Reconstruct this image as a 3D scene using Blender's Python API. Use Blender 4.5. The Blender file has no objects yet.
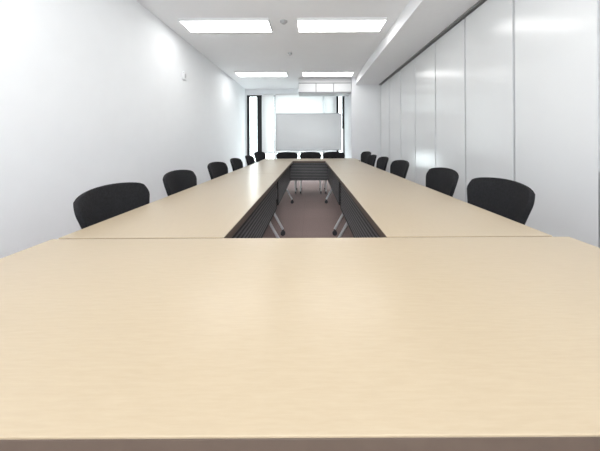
import bpy, bmesh, math, random
from mathutils import Vector, Matrix
random.seed(3)
S=bpy.context.scene
S.view_settings.view_transform='Standard'
C=S.collection
CAMZ=1.053; F=252.0

# ---------------- materials ----------------
def mat(name,col,rough=0.5,metal=0.0,noise=0.0,nscale=20,bump=0.0,bscale=200,coat=0.0,spec=0.5):
    m=bpy.data.materials.new(name); m.use_nodes=True
    nt=m.node_tree; b=nt.nodes['Principled BSDF']
    b.inputs['Base Color'].default_value=(*col,1); b.inputs['Roughness'].default_value=rough
    b.inputs['Metallic'].default_value=metal; b.inputs['Coat Weight'].default_value=coat
    b.inputs['Specular IOR Level'].default_value=spec
    tc=nt.nodes.new('ShaderNodeTexCoord')
    if noise>0:
        n=nt.nodes.new('ShaderNodeTexNoise'); n.inputs['Scale'].default_value=nscale; n.inputs['Detail'].default_value=4
        nt.links.new(tc.outputs['Object'],n.inputs['Vector'])
        r=nt.nodes.new('ShaderNodeValToRGB')
        r.color_ramp.elements[0].position=.3; r.color_ramp.elements[1].position=.7
        r.color_ramp.elements[0].color=tuple(c*(1-noise) for c in col)+(1,)
        r.color_ramp.elements[1].color=tuple(min(1,c*(1+noise)) for c in col)+(1,)
        nt.links.new(n.outputs['Fac'],r.inputs['Fac']); nt.links.new(r.outputs['Color'],b.inputs['Base Color'])
    if bump>0:
        n2=nt.nodes.new('ShaderNodeTexNoise'); n2.inputs['Scale'].default_value=bscale
        nt.links.new(tc.outputs['Object'],n2.inputs['Vector'])
        bp=nt.nodes.new('ShaderNodeBump'); bp.inputs['Strength'].default_value=bump; bp.inputs['Distance'].default_value=.005
        nt.links.new(n2.outputs['Fac'],bp.inputs['Height']); nt.links.new(bp.outputs['Normal'],b.inputs['Normal'])
    return m
def emis(name,col,s):
    m=bpy.data.materials.new(name); m.use_nodes=True; nt=m.node_tree; b=nt.nodes['Principled BSDF']
    b.inputs['Base Color'].default_value=(*col,1)
    b.inputs['Emission Color'].default_value=(*col,1); b.inputs['Emission Strength'].default_value=s
    return m
def wood():
    m=bpy.data.materials.new('maple_laminate'); m.use_nodes=True; nt=m.node_tree; b=nt.nodes['Principled BSDF']
    tc=nt.nodes.new('ShaderNodeTexCoord'); L=nt.links
    mp=nt.nodes.new('ShaderNodeMapping'); mp.inputs['Scale'].default_value=(10,95,10)
    n=nt.nodes.new('ShaderNodeTexNoise'); n.inputs['Scale'].default_value=2.2; n.inputs['Detail'].default_value=8; n.inputs['Roughness'].default_value=.65; n.inputs['Distortion'].default_value=.2
    L.new(tc.outputs['Object'],mp.inputs['Vector']); L.new(mp.outputs['Vector'],n.inputs['Vector'])
    r=nt.nodes.new('ShaderNodeValToRGB'); e=r.color_ramp.elements
    e[0].position=.3; e[0].color=(.394,.316,.217,1); e[1].position=.7; e[1].color=(.424,.344,.241,1)
    L.new(n.outputs['Fac'],r.inputs['Fac'])
    mp2=nt.nodes.new('ShaderNodeMapping'); mp2.inputs['Scale'].default_value=(1.5,8,3)
    n2=nt.nodes.new('ShaderNodeTexNoise'); n2.inputs['Scale'].default_value=1.5; n2.inputs['Detail'].default_value=3
    L.new(tc.outputs['Object'],mp2.inputs['Vector']); L.new(mp2.outputs['Vector'],n2.inputs['Vector'])
    r2=nt.nodes.new('ShaderNodeValToRGB'); r2.color_ramp.elements[0].color=(.972,.967,.958,1); r2.color_ramp.elements[1].color=(1,1,1,1)
    L.new(n2.outputs['Fac'],r2.inputs['Fac'])
    mx=nt.nodes.new('ShaderNodeMix'); mx.data_type='RGBA'; mx.blend_type='MULTIPLY'; mx.inputs[0].default_value=1
    L.new(r.outputs['Color'],mx.inputs[6]); L.new(r2.outputs['Color'],mx.inputs[7]); L.new(mx.outputs[2],b.inputs['Base Color'])
    b.inputs['Roughness'].default_value=.28
    b.inputs['Specular IOR Level'].default_value=.5
    return m
def carpet():
    m=bpy.data.materials.new('carpet_tiles'); m.use_nodes=True; nt=m.node_tree; b=nt.nodes['Principled BSDF']; L=nt.links
    tc=nt.nodes.new('ShaderNodeTexCoord')
    br=nt.nodes.new('ShaderNodeTexBrick'); br.offset=0; br.inputs['Scale'].default_value=1
    br.inputs['Brick Width'].default_value=.5; br.inputs['Row Height'].default_value=.5; br.inputs['Mortar Size'].default_value=.002
    br.inputs['Color1'].default_value=(.28,.203,.19,1); br.inputs['Color2'].default_value=(.295,.214,.20,1); br.inputs['Mortar'].default_value=(.24,.175,.165,1)
    L.new(tc.outputs['Object'],br.inputs['Vector'])
    n=nt.nodes.new('ShaderNodeTexNoise'); n.inputs['Scale'].default_value=120; L.new(tc.outputs['Object'],n.inputs['Vector'])
    mx=nt.nodes.new('ShaderNodeMix'); mx.data_type='RGBA'; mx.blend_type='OVERLAY'; mx.inputs[0].default_value=.6
    L.new(br.outputs['Color'],mx.inputs[6]); L.new(n.outputs['Fac'],mx.inputs[7]); L.new(mx.outputs[2],b.inputs['Base Color'])
    b.inputs['Roughness'].default_value=.95
    bp=nt.nodes.new('ShaderNodeBump'); bp.inputs['Strength'].default_value=.4; bp.inputs['Distance'].default_value=.004
    L.new(n.outputs['Fac'],bp.inputs['Height']); L.new(bp.outputs['Normal'],b.inputs['Normal'])
    return m
def glass():
    m=bpy.data.materials.new('window_glass'); m.use_nodes=True; nt=m.node_tree
    o=nt.nodes['Material Output']; t=nt.nodes.new('ShaderNodeBsdfTransparent'); g=nt.nodes.new('ShaderNodeBsdfGlossy'); g.inputs['Roughness'].default_value=.05
    t.inputs['Color'].default_value=(.93,.97,.97,1)
    mx=nt.nodes.new('ShaderNodeMixShader'); mx.inputs[0].default_value=.06
    nt.links.new(t.outputs[0],mx.inputs[1]); nt.links.new(g.outputs[0],mx.inputs[2]); nt.links.new(mx.outputs[0],o.inputs['Surface'])
    return m
def blindmat():
    m=bpy.data.materials.new('blind_fabric'); m.use_nodes=True; nt=m.node_tree
    o=nt.nodes['Material Output']; t=nt.nodes.new('ShaderNodeBsdfTranslucent'); d=nt.nodes.new('ShaderNodeBsdfDiffuse')
    t.inputs['Color'].default_value=(.93,.925,.915,1); d.inputs['Color'].default_value=(.85,.855,.855,1)
    mx=nt.nodes.new('ShaderNodeMixShader'); mx.inputs[0].default_value=.32
    nt.links.new(d.outputs[0],mx.inputs[1]); nt.links.new(t.outputs[0],mx.inputs[2]); nt.links.new(mx.outputs[0],o.inputs['Surface'])
    return m
M_wall=mat('white_wallpaper',(.865,.883,.90),.85,noise=.008,nscale=6,bump=.05,bscale=250)
M_ceil=mat('white_ceiling',(.93,.94,.95),.9,noise=.006,nscale=5,bump=.05,bscale=150)
M_soff=mat('soffit_paint',(.91,.92,.93),.85,noise=.01)
M_panel=mat('partition_laminate',(.765,.78,.787),.18,noise=.01,nscale=3)
M_dark=mat('dark_gap',(.015,.015,.017),.6,noise=.05)
M_wood=wood()
M_edge=mat('brown_edge_band',(.12,.09,.07),.4,noise=.06,nscale=30)
M_black=mat('black_fabric',(.013,.013,.015),.85,noise=.35,nscale=90,bump=.6,bscale=350,spec=.25)
M_blackpl=mat('black_plastic',(.010,.010,.011),.5,noise=.1)
M_slat=mat('grey_slat',(.16,.16,.165),.45,noise=.08)
M_chrome=mat('silver_metal',(.78,.79,.80),.28,metal=.7,noise=.03)
M_wheel=mat('dark_caster_rubber',(.03,.03,.034),.5,noise=.1)
M_frame=mat('dark_window_aluminium',(.012,.012,.014),.4,metal=.3,noise=.1)
M_wb=mat('whiteboard_enamel',(.67,.70,.715),.3,noise=.006,nscale=2)
M_alu=mat('aluminium_trim',(.40,.41,.43),.35,metal=.6,noise=.02)
M_white=mat('white_plastic',(.80,.81,.82),.5,noise=.01)
M_unit=mat('air_conditioner_plastic',(.60,.61,.62),.5,noise=.01)
M_grey=mat('grey_plastic',(.22,.225,.23),.5,noise=.02)
M_lgrey=mat('pale_frame_paint',(.50,.51,.52),.5,noise=.02)
M_carpet=carpet(); M_glass=glass(); M_blind=blindmat()
M_lamp=emis('lamp_diffuser',(1,.995,.985),7.8)

# ---------------- mesh helpers ----------------
def addbox(bm,x0,x1,y0,y1,z0,z1,mi=0):
    v=[bm.verts.new(p) for p in ((x0,y0,z0),(x1,y0,z0),(x1,y1,z0),(x0,y1,z0),(x0,y0,z1),(x1,y0,z1),(x1,y1,z1),(x0,y1,z1))]
    for f in ((0,3,2,1),(4,5,6,7),(0,1,5,4),(1,2,6,5),(2,3,7,6),(3,0,4,7)): bm.faces.new([v[i] for i in f]).material_index=mi
def addcyl(bm,p0,p1,r,seg=14,r2=None):
    p0=Vector(p0);p1=Vector(p1);d=p1-p0
    M=Matrix.Translation((p0+p1)/2)@d.to_track_quat('Z','Y').to_matrix().to_4x4()
    bmesh.ops.create_cone(bm,cap_ends=True,segments=seg,radius1=r,radius2=r if r2 is None else r2,depth=d.length,matrix=M)
def addtube(bm,pts,r,seg=10):
    for a,b in zip(pts[:-1],pts[1:]): addcyl(bm,a,b,r,seg)
    for p in pts[1:-1]: bmesh.ops.create_uvsphere(bm,u_segments=seg,v_segments=6,radius=r*1.0,matrix=Matrix.Translation(p))
def obj(name,bm,m,parent=None,bevel=0,smooth=False,loc=None,bseg=2):
    me=bpy.data.meshes.new(name); bmesh.ops.recalc_face_normals(bm,faces=bm.faces); bm.to_mesh(me); bm.free()
    for mm in (m if isinstance(m,(list,tuple)) else [m]): me.materials.append(mm)
    if smooth:
        for p in me.polygons: p.use_smooth=True
        try: me.set_sharp_from_angle(angle=math.radians(40))
        except Exception: pass
    o=bpy.data.objects.new(name,me); C.objects.link(o)
    if parent: o.parent=parent
    if loc: o.location=loc
    if bevel:
        b=o.modifiers.new('bevel','BEVEL'); b.width=bevel; b.segments=bseg; b.limit_method='ANGLE'
    return o
def boxo(name,x0,x1,y0,y1,z0,z1,m,parent=None,bevel=0,origin=True):
    bm=bmesh.new()
    if parent is None and origin:
        cx,cy=(x0+x1)/2,(y0+y1)/2
        addbox(bm,x0-cx,x1-cx,y0-cy,y1-cy,0,z1-z0); return obj(name,bm,m,None,bevel,loc=(cx,cy,z0))
    addbox(bm,x0,x1,y0,y1,z0,z1); return obj(name,bm,m,parent,bevel)
def empty(name,loc=(0,0,0),rot=0):
    e=bpy.data.objects.new(name,None); e.empty_display_size=.1; e.location=loc; e.rotation_euler=(0,0,rot); C.objects.link(e); return e
def tag(o,label,cat,group=None):
    o['label']=label;o['category']=cat
    if group:o['group']=group
def struct(o,label=None,cat=None):
    o['kind']='structure'
    if label:o['label']=label
    if cat:o['category']=cat
def dup(root,loc,rot):
    n=root.copy(); C.objects.link(n); n.location=loc; n.rotation_euler=(0,0,rot)
    def rec(src,dst):
        for c in list(src.children):
            k=c.copy(); C.objects.link(k); k.parent=dst; rec(c,k)
    rec(root,n); return n

# ---------------- room ----------------
XL,XR=-1.94,1.755; YN,YF=-2.6,7.6; CH=CAMZ+1.6
struct(boxo('floor',XL-.1,XR+.1,YN-.1,YF+.1,-.1,0,M_carpet),'brown carpet tile floor','floor')
struct(boxo('ceiling',XL-.1,XR+.1,YN-.1,YF+.1,CH,CH+.1,M_ceil),'plain white ceiling','ceiling')
struct(boxo('wall_left',XL-.1,XL,YN-.1,YF+.1,0,CH,M_wall),'smooth white painted wall','wall')
struct(boxo('wall_right',XR+.045,XR+.15,YN-.1,YF+.1,0,CH,M_dark),'dark backing behind the folding partition','wall')
struct(boxo('wall_near',XL,XR+.045,YN-.1,YN,0,CH,M_wall),'smooth white painted wall','wall')
# far wall with openings
WT=CAMZ+1.42; WB=.12
W=[(-1.90,-1.45),(-1.38,.74),(.80,1.27)]
bm=bmesh.new()
addbox(bm,XL,XR+.045,YF,YF+.12,WT,CH); addbox(bm,XL,XR+.045,YF,YF+.12,0,WB)
xs=[XL]+[v for w in W for v in w]+[XR+.045]
for a,b in zip(xs[0::2],xs[1::2]): addbox(bm,a,b,YF,YF+.12,WB,WT)
struct(obj('wall_far',bm,M_wall),'white wall with tall window openings','wall')
for i,(a,b) in enumerate(W):
    r=empty(f'window_{i+1}',((a+b)/2,YF+.05,WB)); struct(r,'tall framed window','window')
    w=(b-a)/2; h=WT-WB; t=.075 if i!=1 else .04
    bm=bmesh.new()
    addbox(bm,-w,-w+t,-.04,.04,0,h);addbox(bm,w-t,w,-.04,.04,0,h);addbox(bm,-w+t,w-t,-.04,.04,0,t);addbox(bm,-w+t,w-t,-.04,.04,h-.04,h)
    if i==0: addbox(bm,w-.15,w-t,-.035,.035,t,h-.04)
    if i==1:
        for q in (-.735,.735): addbox(bm,q-.035,q+.035,-.035,.035,t,h-.04)
    if i==2: addbox(bm,-.06,.02,-.035,.035,t,h-.04)
    struct(obj('window_frame',bm,M_lgrey if i==1 else M_frame,r))
    g=boxo('glass_pane',-w+t,w-t,.01,.016,t,h-.04,M_glass,r); struct(g)
# blinds on middle window
for k,(a,b) in enumerate(((-1.40,-1.08),(-1.03,.39),(.44,.77))):
    r=empty('roller_blind',((a+b)/2,YF-.05,WT+.03)); tag(r,'white fabric roller blind pulled down over the window','blind','roller blinds on the window')
    w=(b-a)/2
    bm=bmesh.new(); addcyl(bm,(-w,0,0),(w,0,0),.025,16); obj('blind_roller',bm,M_white,r,smooth=True)
    boxo('blind_fabric',-w+.005,w-.005,.018,.0182,-1.75,0,M_blind,r)
    boxo('bottom_bar',-w+.005,w-.005,.01,.028,-1.78,-1.75,M_white,r)
CX=1.04
struct(boxo('wall_column',CX,XR+.045,6.26,YF,0,CH,M_wall),'white boxed column beside the window','wall')
SH=CAMZ+1.42; SX=1.14
struct(boxo('trim_1',SX,XR+.045,YN,6.26,SH,CH,M_soff),'white ceiling soffit above the partition','soffit')
struct(boxo('trim_3',XR-.04,XR+.02,YN,6.26,SH-.018,SH,M_grey),'dark aluminium ceiling track of the partition','track')
struct(boxo('baseboard_left',XL,XL+.012,YN,YF,0,.07,M_grey),'grey skirting board','baseboard')
struct(boxo('baseboard_far',XL+.012,CX,YF-.012,YF,0,.07,M_grey),'grey skirting board','baseboard')
# ceiling air conditioner
A=empty('air_conditioner',(.375,6.5,CAMZ+1.22)); tag(A,'off-white ceiling-hung air conditioning unit with panel seams','air conditioner')
AH=CH-CAMZ-1.22
boxo('unit_body',-.655,.655,-.23,.25,.0,AH,M_unit,A,bevel=.004)
for a in (-.655,-.217,.221):
    boxo('front_panel',a+.008,a+.426,-.238,-.2312,.025,.23,M_unit,A,bevel=.002)
bm=bmesh.new()
addbox(bm,-.654,.654,-.237,-.2301,.0,.025); addbox(bm,-.654,.654,-.237,-.2301,.23,.255)
for a in (-.219,.219): addbox(bm,a-.011,a+.011,-.237,-.2301,.025,.23)
obj('panel_gap',bm,M_grey,A)
# partition panels
edges=[-2.53,-1.86,-1.18,-.5,.18,.85,1.525,2.17,2.85,3.52,4.20,4.87,5.55,6.25]
for a,b in zip(edges[:-1],edges[1:]):
    r=empty('partition_panel',(XR+.02,(a+b)/2,.01)); tag(r,'pale grey laminate folding partition panel in a row','partition panel','partition panels along the wall')
    hw=(b-a)/2-.013
    boxo('panel_face',-.02,.015,-hw,hw,.02,SH-.03-.01,M_panel,r,bevel=.001)
    boxo('bottom_seal',-.012,.01,-hw,hw,0,.02,M_dark,r)
    if a==.85:
        boxo('edge_post',-.032,-.021,hw-.010,hw,0,.86,M_blackpl,r,bevel=.002)

# ---------------- ceiling fixtures ----------------
def ceil_light(cx,cy):
    r=empty('ceiling_light',(cx,cy,CH-.03)); tag(r,'rectangular flush ceiling light with glowing white diffuser','ceiling light','ceiling lights')
    w,d=.585,.18
    bm=bmesh.new()
    addbox(bm,-w,w,-d,-d+.012,0,.03);addbox(bm,-w,w,d-.012,d,0,.03);addbox(bm,-w,-w+.012,-d+.012,d-.012,0,.03);addbox(bm,w-.012,w,-d+.012,d-.012,0,.03)
    obj('light_frame',bm,M_white,r)
    boxo('diffuser',-w+.012,w-.012,-d+.012,d-.012,.004,.012,M_lamp,r)
for y in (-1.4,1.0,3.43,5.87):
    ceil_light(-1.11,y); ceil_light(.42,y)
def disc(name,x,y,z,r1,label,cat):
    bm=bmesh.new(); addcyl(bm,(0,0,-.012),(0,0,0),r1,24); addcyl(bm,(0,0,-.035),(0,0,-.012),r1*.5,20,r1*.75)
    o=obj(name,bm,M_lgrey,smooth=True,loc=(x,y,z)); tag(o,label,cat)
disc('smoke_detector',-.34,3.33,CH,.05,'round ceiling smoke detector','smoke detector')
disc('sprinkler_head',-.35,4.53,CH,.04,'small round ceiling sprinkler head','sprinkler')
r=empty('wall_thermostat',(XL,3.88,2.02)); tag(r,'small white wall control box on the white wall','wall control')
boxo('control_body',0,.025,-.04,.04,0,.12,M_white,r,bevel=.004)
boxo('control_button',.025,.03,-.018,.018,.03,.09,M_lgrey,r,bevel=.002)

# ---------------- tables ----------------
def make_table(D):
    T=empty('conference_table'); L,H=.8985,.72
    bm=bmesh.new(); addbox(bm,-L,L,-D,D,H-.0035,H); obj('table_top',bm,M_wood,T,bevel=.0014,bseg=2)
    bm=bmesh.new(); addbox(bm,-L+.0003,L-.0003,-D+.0003,D-.0003,H-.034,H-.0035)
    e=obj('edge_band',bm,M_edge,T,bevel=.0012); e['label']='brown edge banding'
    bm=bmesh.new(); y0=D-.050
    addbox(bm,-.82,.82,y0-.006,y0,.37,.68,0)
    n=11
    for i in range(n):
        z=.381+i*.0275; addbox(bm,-.815,.815,y0,y0+.003,z,z+.010,1)
    addbox(bm,-.83,.83,y0-.010,y0+.006,.676,.686,0); addbox(bm,-.83,.83,y0-.010,y0+.006,.362,.372,0)
    addbox(bm,-.83,-.815,y0-.010,y0+.006,.372,.676,0);addbox(bm,.815,.83,y0-.010,y0+.006,.372,.676,0)
    p=obj('modesty_panel',bm,[M_blackpl,M_slat],T); p['label']='black modesty panel with grey ribs'
    bm=bmesh.new(); addbox(bm,-.74,.74,.06,.10,.64,.67); addbox(bm,-.76,-.72,-.22,.20,.665,.686);addbox(bm,.72,.76,-.22,.20,.665,.686)
    obj('under_frame',bm,M_chrome,T,bevel=.004)
    for s in (-1,1):
        bm=bmesh.new(); x=s*.74
        addtube(bm,[(x,.06,.67),(x,.08,.58),(x,.19,.24),(x,.285,.07)],.0145,14)
        addtube(bm,[(x,.17,.30),(x,.02,.12),(x,-.22,.065)],.0125,12)
        l=obj('leg',bm,M_chrome,T,smooth=True); l['label']='angled silver metal leg'
        for y in (.285,-.215):
            bm=bmesh.new()
            for q in (-.014,.006): addcyl(bm,(x+q,y,.026),(x+q+.008,y,.026),.026,20)
            addcyl(bm,(x,y,.026),(x,y,.075),.009,10)
            obj('caster',bm,M_wheel,l,smooth=True)
    return T
DS=.291
T0=make_table(.2955); T1=make_table(DS)
T0.location=(0,.581,0)
far=dup(T0,(0,4.785,0),math.pi)
xl=-.304-DS; xr=.268+DS
T1.location=(xl,1.783,0); T1.rotation_euler=(0,0,-math.pi/2)
tabs=[T0,T1,dup(T1,(xl,3.583,0),-math.pi/2),dup(T1,(xr,1.783,0),math.pi/2),dup(T1,(xr,3.583,0),math.pi/2),far]
for t in tabs: tag(t,'light maple-top folding table with black ribbed modesty panel','table','conference tables in a closed rectangle')

# ---------------- chairs ----------------
def make_chair():
    R=empty('conference_chair')
    NU,NV=20,18; bm=bmesh.new(); g=[]
    for j in range(NV+1):
        v=j/NV; row=[]
        w=.158+.080*min(1,v/.80)**.9
        if v>.80: w=.238-.017*((v-.80)/.20)**2
        if v<.12: w-=.03*((.12-v)/.12)**2
        for i in range(NU+1):
            u=2*i/NU-1; x=u*w
            top=max(0,(v-.5)/.5)
            z=.475+.362*v-top*(.022*u*u+.011*abs(u)**10)+.012*u*u*(1-v)
            y=-.215-.075*v**1.3+.055*(x/.235)**2
            row.append(bm.verts.new((x,y,z)))
        g.append(row)
    for j in range(NV):
        for i in range(NU): bm.faces.new((g[j][i],g[j][i+1],g[j+1][i+1],g[j+1][i]))
    o=obj('backrest',bm,M_black,R,smooth=True); o['label']='curved black fabric backrest'
    so=o.modifiers.new('solid','SOLIDIFY'); so.thickness=.023; so.offset=0
    b=o.modifiers.new('bevel','BEVEL'); b.width=.0085; b.segments=3; b.limit_method='ANGLE'; b.angle_limit=math.radians(50)
    bm=bmesh.new(); rings=[]
    N=36
    for (sc,z) in ((.0,.425),(.9,.425),(.98,.435),(1,.455),(.97,.475),(.85,.485),(.5,.488),(0,.486)):
        if sc==0: rings.append([bm.verts.new((0,.01,z))]); continue
        row=[]
        for k in range(N):
            a=2*math.pi*k/N; c,s=math.cos(a),math.sin(a); e=.55
            x=.222*sc*math.copysign(abs(c)**e,c); y=.01+.215*sc*math.copysign(abs(s)**e,s)
            row.append(bm.verts.new((x,y,z-(.012*(y/.2)**2 if y>0.1 else 0))))
        rings.append(row)
    for a,bb in zip(rings[:-1],rings[1:]):
        for k in range(N):
            k2=(k+1)%N
            if len(a)==1: bm.faces.new((a[0],bb[k2],bb[k]))
            elif len(bb)==1: bm.faces.new((a[k],a[k2],bb[0]))
            else: bm.faces.new((a[k],a[k2],bb[k2],bb[k]))
    obj('seat',bm,M_black,R,smooth=True)
    for s in (-1,1):
        bm=bmesh.new(); addtube(bm,[(s*.13,.0,.415),(s*.13,-.2,.415),(s*.13,-.245,.45),(s*.13,-.262,.62)],.010)
        q=obj('back_support',bm,M_blackpl,R,smooth=True)
    bm=bmesh.new()
    addtube(bm,[(-.17,.14,.412),(.17,.14,.412),(.17,-.13,.412),(-.17,-.13,.412),(-.17,.14,.412)],.011)
    obj('seat_frame',bm,M_chrome,R,smooth=True)
    for sx in (-1,1):
        for sy in (-1,1):
            bm=bmesh.new(); ex,ey=sx*.205,(.19 if sy>0 else -.20)
            addtube(bm,[(sx*.165,.14 if sy>0 else -.13,.412),(sx*.19,.155 if sy>0 else -.15,.37),(ex,ey,.055)],.011)
            l=obj('leg',bm,M_chrome,R,smooth=True); l['label']='silver tube leg'
            bm=bmesh.new()
            for qq in (-.013,.005): addcyl(bm,(ex+qq,ey,.024),(ex+qq+.008,ey,.024),.024,18)
            addcyl(bm,(ex,ey,.03),(ex,ey,.06),.012,10)
            obj('caster',bm,M_wheel,l,smooth=True)
    return R
C0=make_chair()
places=[]
for x,y,r in ((-.76,1.295,1),(-.765,1.95,2),(-.78,2.76,-2),(-.77,3.44,1),(-.76,4.17,0),(-.96,5.80,-20)): places.append((x,y,-math.pi/2+math.radians(r)))
for x,y,r in ((.82,1.42,0),(.82,2.03,-2),(.80,2.90,2),(.80,3.60,-1),(.79,4.18,0),(1.02,5.56,12)): places.append((x,y,math.pi/2+math.radians(r)))
for x in (-.50,.01,.52): places.append((x,5.27,math.pi))
C0.location=(places[0][0],places[0][1],0); C0.rotation_euler=(0,0,places[0][2])
chairs=[C0]+[dup(C0,(p[0],p[1],0),p[2]) for p in places[1:]]
for c in chairs: tag(c,'black fabric chair with curved back and silver caster legs','chair','chairs around the conference tables')

# ---------------- whiteboard ----------------
Wb=empty('whiteboard',(-.03,6.85,0)); tag(Wb,'large white rolling whiteboard on a silver caster stand','whiteboard')
hw=.89; z0,z1=CAMZ-.23,CAMZ+.78
boxo('board_surface',-hw+.025,hw-.025,-.01,.01,z0+.025,z1-.025,M_wb,Wb)
bm=bmesh.new(); addbox(bm,-hw,hw,-.015,.015,z1-.025,z1);addbox(bm,-hw,hw,-.015,.015,z0,z0+.025);addbox(bm,-hw,-hw+.025,-.015,.015,z0+.025,z1-.025);addbox(bm,hw-.025,hw,-.015,.015,z0+.025,z1-.025)
obj('board_frame',bm,M_alu,Wb)
boxo('marker_tray',-.5,.5,-.07,-.016,z0-.01,z0+.01,M_alu,Wb)
for s in (-1,1):
    x=s*(hw+.03); bm=bmesh.new()
    addbox(bm,x-.015,x+.015,-.015,.015,.07,(z0+z1)/2+.08); addbox(bm,x-.02,x+.02,-.25,.25,.055,.085)
    addcyl(bm,(x,0,(z0+z1)/2),(x-s*.04,0,(z0+z1)/2),.012)
    l=obj('stand_leg',bm,M_chrome,Wb,bevel=.003)
    for y in (-.22,.22):
        bm=bmesh.new(); addcyl(bm,(x-.012,y,.028),(x+.012,y,.028),.028,18); obj('caster',bm,M_wheel,l,smooth=True)
bm=bmesh.new(); addbox(bm,-hw-.015,hw+.015,-.012,.012,.30,.33); obj('stand_crossbar',bm,M_chrome,Wb)

# ---------------- lights ----------------
# added fill light, unseen behind the camera, aimed up to brighten the ceiling
ld=bpy.data.lights.new('ceiling_fill','AREA'); ld.shape='DISK'; ld.size=.5; ld.energy=86; ld.color=(.95,.98,1)
lo=bpy.data.objects.new('ceiling_fill',ld); C.objects.link(lo); lo.location=(0,-1.2,1.5); lo.rotation_euler=(math.radians(180-42),0,0)

w=bpy.data.worlds.new('World'); S.world=w; w.use_nodes=True
bg=w.node_tree.nodes['Background']; bg.inputs['Color'].default_value=(.95,.98,1,1); bg.inputs['Strength'].default_value=7.5

# ---------------- camera ----------------
cam=bpy.data.cameras.new('camera'); co=bpy.data.objects.new('camera',cam); C.objects.link(co)
cam.sensor_width=36; cam.lens=F/600*36; cam.shift_x=-10/600; cam.shift_y=-(225.5-142)/600
cam.clip_start=.02
co.location=(0,0,CAMZ); co.rotation_euler=(math.pi/2,.005,0); S.camera=co
